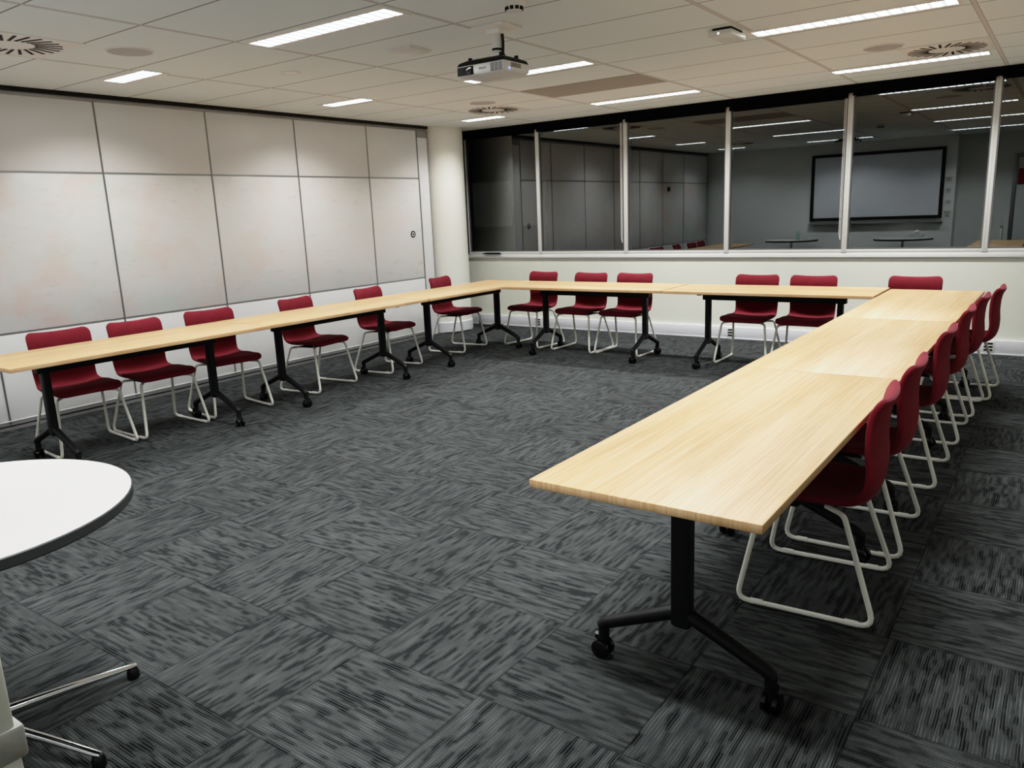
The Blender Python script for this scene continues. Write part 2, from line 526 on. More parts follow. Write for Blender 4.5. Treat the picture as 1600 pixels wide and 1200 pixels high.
# end post
bm = bmesh.new()
box(bm, XL - 0.1, XL + 0.004, 0.128, 0.300, 0.0, 2.40, 0.004)
pst = finish(bm, 'trim_2', M_panel, kind='structure')
bm = bmesh.new(); box(bm, XL - 0.1, XL + 0.002, 0.128, 0.300, 2.40, 2.478, 0.003)
finish(bm, 'post_cap', M_alu, pst)
bm = bmesh.new()
box(bm, XL - 0.1, XL + 0.001, 0.117, 0.128, 0, 2.478)
box(bm, XL - 0.1, XL + 0.001, 0.300, 0.310, 0, 2.478)
finish(bm, 'post_seal', M_aludark, pst)

# round column
CXc, CYc, CR = -5.462, 0.662, 0.33
bm = bmesh.new(); lathe(bm, [(CR, 0.0), (CR, CZ)], 64, CXc, CYc)
colm = finish(bm, 'column', M_column, kind='structure')
bm = bmesh.new(); lathe(bm, [(CR + 0.012, 0.0), (CR + 0.014, 0.02), (CR + 0.014, 0.125), (CR + 0.008, 0.132), (CR - 0.02, 0.132)], 64, CXc, CYc)
finish(bm, 'column_skirting', M_skirt, colm)

# windows
wm = [-5.44] + [-0.6534 + 1.2128 * k for k in range(-3, 3)] + [2.3]
ZS, ZT = 0.948, CZ
blinds = []
for k in range(len(wm) - 1):
    a, b = wm[k], wm[k + 1]
    w = bpy.data.objects.new('window_%d' % (k + 1), None); link(w); w['kind'] = 'structure'
    w.location = ((a + b) / 2, YB, ZS)
    h = (b - a) / 2; H_ = ZT - ZS
    bm = bmesh.new()
    fw = 0.024
    box(bm, -h, -h + fw, -0.035, 0.06, 0, H_, 0.002)
    box(bm, h - fw, h, -0.035, 0.06, 0, H_, 0.002)
    box(bm, -h + fw, h - fw, -0.03, 0.06, 0, 0.03, 0.002)
    box(bm, -h + fw, h - fw, -0.03, 0.06, H_ - 0.03, H_, 0.002)
    finish(bm, 'window_frame', M_frame, w)
    bm = bmesh.new()
    for s in (-1, 1):
        x0 = s * (h - fw); x1 = s * (h - fw - 0.012)
        box(bm, min(x0, x1), max(x0, x1), -0.03, 0.055, 0.03, H_ - 0.03)
    box(bm, -h + fw + 0.012, h - fw - 0.012, -0.03, 0.055, 0.03, 0.04)
    finish(bm, 'glazing_bead', M_aludark, w)
    bm = bmesh.new()
    vs = [bm.verts.new(p) for p in ((-h + fw, -0.015, 0.03), (h - fw, -0.015, 0.03), (h - fw, -0.015, H_ - 0.03), (-h + fw, -0.015, H_ - 0.03))]
    bm.faces.new(vs)
    finish(bm, 'window_pane', M_glass, w)

names = ['leftmost window beside the round column', 'second window from the column', 'third window from the column',
         'window above the pair of chairs', 'window above the far corner chair', 'window at the far right of the photo', 'last window next to the right wall']
drop = [2.44, 2.435, 2.43, 2.425, 2.44, 2.45, 2.45]
for k in range(len(wm) - 1):
    a, b = wm[k], wm[k + 1]
    t_ = thing('roller_blind', 'black rolled-up roller blind over the ' + names[k], 'blind', ((a + b) / 2, YB - 0.036, CZ), 0, 'roller blinds along the window wall')
    h = (b - a) / 2 - 0.003
    bm = bmesh.new(); box(bm, -h, h, -0.055, -0.004, -0.075, -0.001, 0.004)
    finish(bm, 'cassette', M_blind, t_)
    bm = bmesh.new(); box(bm, -h + 0.02, h - 0.02, -0.035, -0.03, drop[k] - CZ, -0.07)
    tube(bm, [(-h + 0.02, -0.0325, drop[k] - CZ), (h - 0.02, -0.0325, drop[k] - CZ)], 0.008, 8)
    finish(bm, 'blind_fabric', M_blind, t_)
    if k in (1, 3):
        bm = bmesh.new(); tube(bm, [(h - 0.03, -0.02, -0.07), (h - 0.032, -0.02, -1.46)], 0.0028, 6)
        tube(bm, [(h - 0.045, -0.02, -0.07), (h - 0.045, -0.02, -1.40), (h - 0.032, -0.02, -1.46)], 0.0028, 6)
        finish(bm, 'pull_cord', M_white, t_)

# dim neighbouring building beyond the glass, with pale glowing rectangles on its face
nb = thing('neighbouring_building', 'dark building outside with faintly glowing panels seen through glass', 'building', (0, 9.0, -3.0))
bm = bmesh.new(); box(bm, -26, 6, 0, 2.0, 0, 9.0)
finish(bm, 'facade', M_facade, nb)
for (x0, x1, z0, z1) in ((-14.6, -13.0, 4.2, 4.9), (-11.6, -10.2, 4.15, 5.25), (-9.9, -9.2, 4.15, 5.2)):
    bm = bmesh.new(); box(bm, x0, x1, -0.02, 0.01, z0, z1)
    box(bm, (x0 + x1) / 2 - 0.03, (x0 + x1) / 2 + 0.03, -0.03, 0.0, z0, z1)
    finish(bm, 'glow_panel', M_glowpanel, nb)

# ------------------------------------------------------------------ flip-top tables
TH, TL, TW = 0.7157, 1.795, 0.677
def make_table(label):
    r = thing('folding_table', label, 'table', (0, 0, 0), 0, 'oak folding tables set in a U shape')
    bm = bmesh.new()
    box(bm, -TL / 2, TL / 2, -TW / 2, TW / 2, TH - 0.025, TH, 0.0016, 2)
    bm.faces.ensure_lookup_table()
    for f in bm.faces:
        f.material_index = 0 if f.calc_center_median().z > TH - 0.0012 else 1
    finish(bm, 'tabletop', [M_oak, M_oakedge], r, ang=60)
    bm = bmesh.new()
    box(bm, -0.63, 0.63, -0.03, 0.03, TH - 0.108, TH - 0.033, 0.006)
    for s in (-1, 1):
        box(bm, s * 0.582 - 0.02, s * 0.582 + 0.02, -0.24, 0.24, TH - 0.045, TH - 0.0255, 0.004)
        box(bm, s * 0.582 - 0.05, s * 0.582 + 0.05, -0.07, 0.07, TH - 0.06, TH - 0.026, 0.006)
    finish(bm, 'flip_frame', M_black, r)
    for s in (-1, 1):
        bm = bmesh.new()
        n = 28
        def oval(z, a=0.032, b=0.024):
            return [(a * math.copysign(abs(math.cos(q)) ** 0.4, math.cos(q)), b * math.copysign(abs(math.sin(q)) ** 0.4, math.sin(q)), z) for q in (2 * PI * i / n for i in range(n))]
        # wide face turned to the table end
        rot = lambda ring: [(p[1], p[0], p[2]) for p in ring]
        ring_loft(bm, [rot(oval(0.196, 0.026, 0.019)), rot(oval(0.203)), rot(oval(TH - 0.05))])
        for d in (-1, 1):
            path = fillet([(0, d * 0.015, 0.240), (0, d * 0.262, 0.130), (0, d * 0.288, 0.112)], 0.02)
            tube(bm, path, [0.023] + [0.021] * (len(path) - 2) + [0.019], 12)
            tube(bm, [(0, d * 0.278, 0.126), (0, d * 0.278, 0.068)], 0.0185, 12)
        lg = finish(bm, 'leg', M_black, r, loc=(s * 0.582, 0, 0))
        for d in (-1, 1):
            bm = bmesh.new()
            for q in (-1, 1):
                disc(bm, (0, q * 0.017, 0.0315), (0, 1, 0), 0.0315, 0.019, 22)
            tube(bm, [(0, -0.02, 0.0315), (0, 0.02, 0.0315)], 0.009, 8)
            tube(bm, [(-0.012, 0, 0.036), (-0.006, 0, 0.062), (0.018, 0, 0.066), (0.018, 0, 0.078)], [0.010, 0.012, 0.013, 0.012], 10)
            ca = finish(bm, 'caster', M_caster, lg, loc=(0, d * 0.283, 0), rotz=(0.6 if d < 0 else 2.2) + 0.7 * s)
    return r

def right_pt(x, y):
    c, n = math.cos(-0.0065), math.sin(-0.0065)
    return (c * x - n * y, n * x + c * y, 0)
T0 = make_table('light oak folding table nearest the camera in the right-hand row')
TGRP = 'oak folding tables set in a U shape'
T0.location = right_pt(0.3385, -4.5); T0.rotation_euler = (0, 0, PI / 2 - 0.0065)
dup(T0, right_pt(0.3385, -2.7), PI / 2 - 0.0065, 'middle light oak folding table of the right-hand row', TGRP)
dup(T0, right_pt(0.3385, -0.9), PI / 2 - 0.0065, 'light oak folding table at the window end of the right-hand row', TGRP)
for yc, lab, dx in ((-4.385, 'light oak folding table at the camera end of the left row by the partition', 0.006),
                    (-2.583, 'middle light oak folding table of the left row by the partition', -0.004),
                    (-0.782, 'light oak folding table at the column end of the left row', 0.002)):
    dup(T0, (-3.6467 + 0.01 * yc - 0.3385 + dx, yc, 0), PI / 2 - 0.01, lab, TGRP)
dup(T0, (-2.738, -0.222, 0), 0.0, 'light oak folding table under the windows with three chairs behind it', TGRP)
dup(T0, (-0.925, -0.228, 0), 0.0, 'light oak folding table under the windows with two chairs behind it', TGRP)

# ------------------------------------------------------------------ chairs
def shell_profile():
    ctrl = [(0.235, 0.410), (0.215, 0.427), (0.15, 0.434), (0.06, 0.426), (-0.04, 0.414), (-0.115, 0.412), (-0.165, 0.428),
            (-0.190, 0.470), (-0.196, 0.540), (-0.190, 0.610), (-0.190, 0.665), (-0.194, 0.715), (-0.204, 0.757), (-0.227, 0.797)]
    P = [Vector((0, a - 0.008 * min(1, max(0, (0.25 - a) / 0.4)), b)) for a, b in ctrl]
    pts = []
    for i in range(len(P) - 1):
        p0 = P[max(i - 1, 0)]; p1 = P[i]; p2 = P[i + 1]; p3 = P[min(i + 2, len(P) - 1)]
        for k in range(8):
            s = k / 8
            pts.append(0.5 * ((2 * p1) + (p2 - p0) * s + (2 * p0 - 5 * p1 + 4 * p2 - p3) * s * s + (3 * p1 - p0 - 3 * p2 + p3) * s ** 3))
    pts.append(P[-1])
    return pts
def lerp_tab(tab, s):
    for (a, va), (b, vb) in zip(tab[:-1], tab[1:]):
        if s <= b:
            q = (s - a) / (b - a); q = q * q * (3 - 2 * q)
            return va + (vb - va) * q
    return tab[-1][1]
def build_shell():
    prof = shell_profile()
    L = [0.0]
    for a, b in zip(prof[:-1], prof[1:]): L.append(L[-1] + (b - a).length)
    tot = L[-1]
    def at(d):
        d = min(max(d, 0), tot)
        for i in range(len(L) - 1):
            if d <= L[i + 1] + 1e-9:
                q = (d - L[i]) / max(L[i + 1] - L[i], 1e-9)
                return prof[i].lerp(prof[i + 1], q), (prof[min(i + 2, len(prof) - 1)] - prof[max(i - 1, 0)]).normalized()
        return prof[-1], (prof[-1] - prof[-2]).normalized()
    ds = [0, 0.0015, 0.005, 0.011, 0.02, 0.032, 0.048]
    ds += [0.048 + (tot - 0.096) * k / 34 for k in range(1, 34)]
    ds += [tot - q for q in (0.048, 0.032, 0.02, 0.011, 0.005, 0.0015, 0.0)]
    N = 40
    rings = []
    for d in ds:
        p, tg = at(d)
        nrm = Vector((0, tg.z, -tg.y))
        s = d / tot
        W = lerp_tab([(0, 0.205), (0.12, 0.222), (0.30, 0.222), (0.45, 0.207), (0.56, 0.200), (0.75, 0.205), (1.0, 0.208)], s)
        e = min(d, tot - d)
        rc = 0.05
        w = W if e > rc else W - rc + math.sqrt(max(rc * rc - (rc - e) ** 2, 0))
        hh = lerp_tab([(0, 0.019), (0.4, 0.019), (0.6, 0.016), (1.0, 0.017)], s) * math.sqrt(max(1 - (1 - min(e / 0.022, 1)) ** 2, 0)) + 0.0008
        dish = lerp_tab([(0, -0.006), (0.15, 0.004), (0.38, 0.022), (0.52, 0.026), (0.70, 0.018), (1.0, 0.024)], s)
        ring = []
        for k in range(N):
            q = 2 * PI * k / N
            cs, sn = math.cos(q), math.sin(q)
            tt = math.copysign(abs(cs) ** 0.6, cs)
            h = math.copysign(abs(sn) ** 0.45, sn) * hh
            ring.append(p + Vector((tt * w, 0, 0)) + nrm * (h + dish * (abs(tt) ** 2.2) * (w / W)))
        rings.append(ring)
    split = next(i for i, d in enumerate(ds) if d / tot > 0.455)
    return rings, split
def shell_obj(rings, name, lo, hi, cap0, cap1, normals, r):
    bm = bmesh.new()
    ring_loft(bm, rings[lo:hi + 1], cap0, cap1)
    bmesh.ops.recalc_face_normals(bm, faces=bm.faces[:])
    if not (cap0 and cap1):
        vol = bm.calc_volume(signed=True)
        if vol < 0:
            bmesh.ops.reverse_faces(bm, faces=bm.faces[:])
    for f in bm.faces: f.smooth = True
    me = bpy.data.meshes.new(name); bm.to_mesh(me); bm.free()
    me.materials.append(M_fabric)
    o = bpy.data.objects.new(name, me); link(o, r)
    n = len(rings[0])
    me.normals_split_custom_set_from_vertices([normals[(lo + i // n, i % n)] for i in range(len(me.vertices))])
    return o

def make_chair(label):
    r = thing('conference_chair', label, 'chair')
    rings, sp = build_shell()
    n = len(rings[0])
    nor = {}
    for i in range(len(rings)):
        cen = sum(rings[i], Vector()) / n
        for k in range(n):
            a = rings[i][(k + 1) % n] - rings[i][(k - 1) % n]
            b = rings[min(i + 1, len(rings) - 1)][k] - rings[max(i - 1, 0)][k]
            v = a.cross(b)
            if v.length < 1e-9: v = rings[i][k] - cen
            v.normalize()
            if i <= 1: v = (v + Vector((0, 1, 0))).normalized() if v.dot(Vector((0, 1, 0))) > -0.2 else v
            nor[(i, k)] = v
    # orient outwards
    mid = len(rings) // 3
    cen = sum(rings[mid], Vector()) / n
    sgn = sum((rings[mid][k] - cen).dot(nor[(mid, k)]) for k in range(n))
    if sgn < 0:
        nor = {k: -v for k, v in nor.items()}
    shell_obj(rings, 'seat', 0, sp, True, True, nor, r)
    shell_obj(rings, 'backrest', sp, len(rings) - 1, True, True, nor, r)
    R = 0.0098
    for s in (-1, 1):
        bm = bmesh.new()
        path = fillet([(s * 0.13, -0.03, 0.392), (s * 0.195, -0.115, 0.386), (s * 0.248, -0.240, R), (s * 0.248, 0.240, R), (s * 0.200, 0.168, 0.388), (s * 0.12, 0.09, 0.396)],
                      [0, 0.035, 0.04, 0.04, 0.035, 0])
        tube(bm, path, R, 10)
        lg = finish(bm, 'sled_leg', M_white_tube, r)
        for q in (-0.165, 0.165):
            bm = bmesh.new(); tube(bm, [(s * 0.248, q - 0.022, R - 0.0002), (s * 0.248, q + 0.022, R - 0.0002)], R + 0.0016, 10)
            g_ = finish(bm, 'glide', M_glide, lg)
            g_.location.z = 0.0016
    bm = bmesh.new()
    box(bm, -0.15, 0.15, -0.05, 0.12, 0.385, 0.397, 0.003)
    finish(bm, 'seat_plate', M_black, r)
    return r

CG = 'burgundy chairs around the tables'
chairs = []
lo = lambda x, y, deg, lab: chairs.append((x, y, -PI / 2 + math.radians(deg), lab))
lo(-4.30, -4.655, -5, 'burgundy chair with white sled legs, first of the partition side from the camera')
lo(-4.265, -4.115, -1, 'burgundy chair with white sled legs, second of the partition side from the camera')
lo(-4.285, -3.50, -8, 'burgundy chair with white sled legs, third of the partition side from the camera')
lo(-4.265, -2.585, 7, 'burgundy chair with white sled legs, third of the partition side counted from the column')
lo(-4.275, -1.672, 7, 'burgundy chair with white sled legs, second of the partition side counted from the column')
lo(-4.33, -0.50, 8, 'burgundy chair with white sled legs on the partition side closest to the column')
bk = lambda x, y, deg, lab: chairs.append((x, y, PI + math.radians(deg), lab))
bk(-3.685, 0.085, -8, 'burgundy chair under the windows, first from the column')
bk(-3.015, 0.015, -4, 'burgundy chair under the windows, second from the column')
bk(-2.485, 0.015, -2, 'burgundy chair under the windows, third from the column, right of a close neighbour')
bk(-1.195, 0.0, -1, 'burgundy chair under the windows, left one of the pair behind the right back table')
bk(-0.675, -0.025, -1, 'burgundy chair under the windows, right one of the pair behind the right back table')
bk(0.150, 0.01, 0, 'burgundy chair in the far right corner behind the end of the right-hand row')
rg = lambda x, y, deg, lab: chairs.append((x, y, PI / 2 + math.radians(deg), lab))
rg(0.498, -4.228, 3.0, 'burgundy chair nearest the camera along the right-hand row, seen from behind')
rg(0.500, -3.585, 0.5, 'burgundy chair along the right-hand row, second from the camera')
rg(0.511, -2.64, -0.5, 'burgundy chair along the right-hand row, third from the camera')
rg(0.521, -1.775, 0, 'burgundy chair along the right-hand row, third from the window wall')
rg(0.545, -1.06, -2, 'burgundy chair along the right-hand row, second from the window wall')
rg(0.600, -0.495, -2, 'burgundy chair along the right-hand row, closest to the window wall')
ch0 = make_chair(chairs[0][3])
ch0['group'] = CG
ch0.location = (chairs[0][0], chairs[0][1], 0); ch0.rotation_euler = (0, 0, chairs[0][2])
for (x, y, a, lab) in chairs[1:]:
    dup(ch0, (x, y, 0), a, lab, CG)

# ------------------------------------------------------------------ round tables
def make_round(label, a0, a1):
    r = thing('round_table', label, 'table', (0, 0, 0), 0, 'white round tables at the rear wall')
    bm = bmesh.new()
    RR, z = 0.497, 0.72
    n = 72
    def ring(rad, zz): return [(rad * math.cos(2 * PI * i / n), rad * math.sin(2 * PI * i / n), zz) for i in range(n)]
    vr = ring_loft(bm, [ring(RR - 0.004, z - 0.032), ring(RR, z - 0.028), ring(RR, z - 0.003), ring(RR - 0.003, z)])
    bm.faces.ensure_lookup_table()
    for f in bm.faces:
        c = f.calc_center_median()
        f.material_index = 0 if c.z > z - 0.001 else 1
    finish(bm, 'tabletop', [M_tabletop, M_edgeband], r)
    bm = bmesh.new()
    lathe(bm, [(0.036, 0.07), (0.036, 0.09), (0.0275, 0.095), (0.0275, 0.66), (0.12, 0.672), (0.12, 0.688)], 28)
    finish(bm, 'pedestal', M_chrome, r)
    angs = [a0, a1] + [a0 + (360 - (a0 - a1)) / 4 * k for k in (1, 2, 3)]
    for q in angs:
        bm = bmesh.new()
        c, s = math.cos(math.radians(q)), math.sin(math.radians(q))
        rings = []
        for d, zt, hw, hh in ((0.02, 0.092, 0.018, 0.022), (0.25, 0.072, 0.014, 0.013), (0.43, 0.052, 0.011, 0.008), (0.445, 0.049, 0.009, 0.006)):
            ctr = Vector((d * c, d * s, zt - hh))
            side = Vector((-s, c, 0))
            rings.append([ctr + side * (hw * math.cos(2 * PI * i / 12)) + Vector((0, 0, hh * math.sin(2 * PI * i / 12))) for i in range(12)])
        ring_loft(bm, rings)
        ft = finish(bm, 'base_leg', M_chrome, r)
        bm = bmesh.new()
        lathe(bm, [(0.016, 0.0), (0.020, 0.006), (0.019, 0.026), (0.013, 0.040)], 16, 0.432 * c, 0.432 * s)
        finish(bm, 'foot_glide', M_caster, ft)
    return r
RT = make_round('white round table with grey edge at the lower left of the photo', 81, 18.5)
RT.location = (-1.316, -6.445, 0)
dup(RT, (-3.32, -6.42, 0), 0.5, 'white round table mirrored in the glass carrying a spray bottle and flat box', 'white round tables at the rear wall')

# tissue box on the near round table, seen in the window mirror
tb = thing('tissue_box', 'flat tissue box with white tissue on the near round table', 'tissue box', (-1.12, -6.66, 0.72), 0.3)
bm = bmesh.new(); box(bm, -0.115, 0.115, -0.06, 0.06, 0, 0.062, 0.004); finish(bm, 'box_body', M_boxblue, tb)
bm = bmesh.new()
rings = []
for z, rr in ((0.060, 0.03), (0.08, 0.038), (0.105, 0.05), (0.125, 0.034), (0.14, 0.008)):
    rings.append([((rr + 0.012 * math.sin(3 * q + z * 60)) * math.cos(q), 0.55 * (rr + 0.010 * math.cos(4 * q + z * 40)) * math.sin(q), z + 0.006 * math.sin(2 * q)) for q in (2 * PI * i / 24 for i in range(24))])
ring_loft(bm, rings); finish(bm, 'tissue', M_tissue, tb, ang=80)
# spray bottle and box on the other round table
sb = thing('spray_bottle', 'green-tinted spray bottle standing on the mirrored round table', 'bottle', (-3.19, -6.42, 0.72), 0.4)
bm = bmesh.new(); lathe(bm, [(0.038, 0), (0.042, 0.005), (0.042, 0.10), (0.034, 0.135), (0.014, 0.155), (0.014, 0.168)], 24); finish(bm, 'bottle_body', M_teal, sb)
bm = bmesh.new(); lathe(bm, [(0.016, 0.163), (0.016, 0.183)], 16); box(bm, -0.05, 0.03, -0.012, 0.012, 0.183, 0.212, 0.005); tube(bm, [(-0.025, 0, 0.185), (-0.045, 0, 0.15)], 0.006, 8)
finish(bm, 'spray_trigger', M_white, sb)
fb = thing('wipes_box', 'flat pale box beside the spray bottle on the round table', 'box', (-2.99, -6.40, 0.72), -0.2)
bm = bmesh.new(); box(bm, -0.11, 0.11, -0.06, 0.06, 0, 0.042, 0.004); finish(bm, 'box_body', M_boxblue, fb)
bm = bmesh.new(); box(bm, -0.045, 0.045, -0.025, 0.025, 0.042, 0.047, 0.002); finish(bm, 'box_lid', M_white, fb)

# ------------------------------------------------------------------ ceiling fittings
def light_fixture(label, x0, x1, yc):
    L = x1 - x0
    r = thing('ceiling_light', label, 'light', ((x0 + x1) / 2, yc, CZ), 0, 'recessed strip lights in the ceiling')
    h = L / 2
    bm = bmesh.new()
    for s in (-1, 1):
        y0, y1 = s * 0.072, s * 0.125
        box(bm, -h - 0.012, h + 0.012, min(y0, y1), max(y0, y1), -0.004, 0.0, 0.001)
    for s in (-1, 1):
        a, b = s * h, s * (h + 0.012)
        box(bm, min(a, b), max(a, b), -0.072, 0.072, -0.004, 0.0, 0.001)
    finish(bm, 'light_frame', M_ceilwhite, r)
    bm = bmesh.new(); box(bm, -h, h, -0.071, 0.071, -0.003, -0.0005)
    finish(bm, 'diffuser', M_diff, r)
    ld = bpy.data.lights.new('strip_lamp', 'AREA')
    ld.shape = 'RECTANGLE'; ld.size = L; ld.size_y = 0.14
    ld.energy = ENERGY * L / 1.15
    ld.color = (0.975, 0.995, 1.0)
    ld.spread = math.radians(135)
    lo_ = bpy.data.objects.new('strip_lamp', ld); link(lo_, r)
    lo_.location = (0, 0, -0.008)
    return r
ENERGY = 28.0
rowname = ['in the row nearest the windows', 'in the second row from the windows', 'in the third row from the windows', 'in the row nearest the rear wall']
for ri, yl in enumerate((0.147, -1.90, -3.935, -5.97)):
    for (a, b, nm) in ((-4.575, -4.065, 'short half-length strip light by the partition, '),
                       (-2.905, -1.79, 'long strip light in the middle of the ceiling, '),
                       (-0.575, 0.553, 'long strip light over the right side, ')):
        light_fixture(nm + rowname[ri], cx(a), cx(b), cy(yl))

def swirl(label, x, y):
    r = thing('air_diffuser', label, 'vent', (cx(x), cy(y), CZ), 0, 'square swirl air diffusers')
    bm = bmesh.new(); box(bm, -0.288, 0.288, -0.288, 0.288, -0.004, 0.0, 0.001); finish(bm, 'face_plate', M_ceilwhite, r)
    for k in range(24):
        bm = bmesh.new()
        M = Matrix.Rotation(2 * PI * k / 24, 4, 'Z') @ Matrix.Translation((0.19, 0.03, 0)) @ Matrix.Rotation(0.35, 4, 'Z')
        box(bm, -0.072, 0.072, -0.0085, 0.0085, -0.0062, -0.003, M=M)
        finish(bm, 'slot', M_dark, r)
    return r
swirl('swirl air diffuser in the ceiling over the right side', 0.315, -0.28)
swirl('swirl air diffuser in the ceiling near the column', -3.80, -0.36)
swirl('swirl air diffuser cut off at the upper left of the photo', -3.815, -4.93)

def speaker(label, x, y, rr):
    r = thing('ceiling_speaker', label, 'speaker', (cx(x), cy(y), CZ), 0, 'round ceiling speakers')
    bm = bmesh.new(); lathe(bm, [(rr, 0.0), (rr, -0.004), (rr - 0.008, -0.007), (rr - 0.012, -0.004)], 40); finish(bm, 'speaker_rim', M_ceilwhite, r)
    bm = bmesh.new(); lathe(bm, [(rr - 0.011, -0.002), (rr - 0.011, -0.0055)], 40); finish(bm, 'speaker_grille', M_grille, r)
speaker('round ceiling speaker at the upper left, right of the cut-off air diffuser', -3.555, -4.375, 0.14)
speaker('round ceiling speaker above the right side beside the air diffuser', -0.03, -0.755, 0.14)
speaker('round ceiling speaker near the column beside the air diffuser', -3.545, -0.875, 0.14)

dl = thing('ceiling_downlight', 'small round white downlight in the ceiling left of the projector', 'downlight', (cx(-3.49), cy(-3.225), CZ))
bm = bmesh.new(); lathe(bm, [(0.072, 0.0), (0.070, -0.006), (0.060, -0.008), (0.056, -0.003)], 36); finish(bm, 'downlight_rim', M_white, dl)
bm = bmesh.new(); lathe(bm, [(0.057, -0.001), (0.057, -0.0045)], 36); finish(bm, 'downlight_disc', M_ceilwhite, dl)
ap = thing('wireless_access_point', 'flat square white unit on the ceiling left of the projector', 'access point', (cx(-2.385), cy(-3.18), CZ), 0.0)
bm = bmesh.new()
ring_loft(bm, [[(a, b, z) for a, b in ((-w, -w), (w, -w), (w, w), (-w, w))] for w, z in ((0.105, 0.0), (0.105, -0.012), (0.075, -0.03))])
finish(bm, 'unit_body', M_white, ap)
ab = thing('ceiling_sensor_box', 'white box with a small white light hanging under the ceiling', 'sensor', (cx(-0.665), cy(-2.15), CZ), 0.0)
bm = bmesh.new(); box(bm, -0.075, 0.075, -0.13, 0.13, -0.052, -0.016, 0.008); finish(bm, 'sensor_body', M_white, ab)
bm = bmesh.new(); box(bm, -0.06, 0.06, -0.10, 0.10, -0.017, 0.0); finish(bm, 'sensor_gap_shadow', M_dark, ab)  # dark block stands in for the shadow in the gap above the box
bm = bmesh.new(); disc(bm, (-0.01, -0.131, -0.036), (0, 1, 0), 0.005, 0.004, 10); finish(bm, 'status_light', M_ledw, ab)
sd = thing('smoke_detector', 'white smoke detector at the top edge of the photo above the projector', 'smoke detector', (cx(-1.235), cy(-3.64), CZ))
bm = bmesh.new(); lathe(bm, [(0.056, 0.0), (0.054, -0.016), (0.046, -0.022), (0.046, -0.026), (0.040, -0.048), (0.02, -0.052)], 32); finish(bm, 'detector_body', M_white, sd)
for k in range(10):
    bm = bmesh.new()
    box(bm, 0.036, 0.0475, -0.009, 0.009, -0.044, -0.028, M=Matrix.Rotation(2 * PI * k / 10, 4, 'Z'))
    finish(bm, 'vent_slot', M_dark, sd)
rgz = thing('return_air_grille', 'long dark perforated return air grille in the ceiling right of the projector', 'grille', (cx((-2.927 - 1.744) / 2), cy(-0.875), CZ))
bm = bmesh.new(); box(bm, -0.58, 0.58, -0.287, 0.287, -0.002, 0.0); finish(bm, 'perforated_panel', M_perf, rgz)

# ------------------------------------------------------------------ projector
pj = thing('projector', 'white ceiling projector with black lens window and grey vents', 'projector', (-1.655, -3.27, 2.25), 0.0)
bm = bmesh.new()
ring_loft(bm, [[(a * w + 0.0, b * d, z) for a, b in ((-1, -1), (1, -1), (1, 1), (-1, 1))] for w, d, z in ((0.158, 0.112, 0.0), (0.170, 0.126, 0.012), (0.170, 0.126, 0.055), (0.168, 0.124, 0.059))])
bmesh.ops.bevel(bm, geom=bm.edges[:], offset=0.004, segments=2, affect='EDGES')
finish(bm, 'projector_body', M_white, pj)
bm = bmesh.new()
ring_loft(bm, [[(a * w, b * d, z) for a, b in ((-1, -1), (1, -1), (1, 1), (-1, 1))] for w, d, z in ((0.168, 0.124, 0.059), (0.160, 0.114, 0.078), (0.12, 0.08, 0.096))])
for a, b in ((-0.11, -0.07), (0.12, 0.07), (0.12, -0.08)):
    tube(bm, [(a, b, 0.08), (a, b, 0.108)], 0.012, 10)
finish(bm, 'projector_top', M_black, pj)
bm = bmesh.new(); box(bm, -0.164, -0.047, -0.1285, -0.124, 0.008, 0.054, 0.001); lw = finish(bm, 'lens_window', M_dark, pj)
bm = bmesh.new(); disc(bm, (-0.075, -0.130, 0.031), (0, 1, 0), 0.020, 0.010, 24); finish(bm, 'lens', M_lens, lw)
bm = bmesh.new()
for k in range(3):
    for j in range(8):
        xx = 0.075 + k * 0.029
        box(bm, xx, xx + 0.024, -0.1275, -0.125, 0.010 + j * 0.0055, 0.0132 + j * 0.0055)
finish(bm, 'vent_louvres', M_aludark, pj)
text_obj('maker_mark', 'EPSON', 0.017, M_ink, pj, (0.018, -0.1267, 0.032), (PI / 2, 0, 0))
bm = bmesh.new(); box(bm, 0.169, 0.1715, -0.06, 0.04, 0.028, 0.052); finish(bm, 'side_grille', M_bracket, pj)
bm = bmesh.new(); disc(bm, (0.171, -0.075, 0.020), (1, 0, 0), 0.006, 0.004, 12); finish(bm, 'indicator_light', M_led, pj)
pm = thing('projector_mount', 'white ceiling bracket and pole holding the projector', 'bracket', (-1.67, -3.20, CZ))
bm = bmesh.new(); box(bm, -0.115, 0.115, -0.10, 0.10, -0.012, 0.0, 0.003); box(bm, -0.05, 0.05, -0.04, 0.04, -0.04, -0.01, 0.006); finish(bm, 'ceiling_plate', M_ceilwhite, pm)
bm = bmesh.new(); lathe(bm, [(0.026, -0.155), (0.026, -0.03)], 24); finish(bm, 'pole', M_white, pm)
bm = bmesh.new(); lathe(bm, [(0.029, -0.130), (0.029, -0.118)], 24); finish(bm, 'pole_strap', M_dark, pm)
bm = bmesh.new(); box(bm, -0.10, 0.10, -0.10, 0.06, -0.186, -0.176, 0.002); box(bm, -0.035, 0.035, -0.035, 0.035, -0.176, -0.15, 0.003)
for a in (-0.09, 0.09): tube(bm, [(a, -0.08, -0.18), (a, -0.08, -0.19)], 0.006, 8)
finish(bm, 'projector_bracket', M_ceilwhite, pm)
bm = bmesh.new(); tube(bm, fillet([(0.03, 0.015, -0.012), (0.036, 0.012, -0.09), (0.034, 0.010, -0.15), (0.05, 0.02, -0.176)], 0.02), 0.0085, 8); finish(bm, 'power_cable', M_cable, pm)

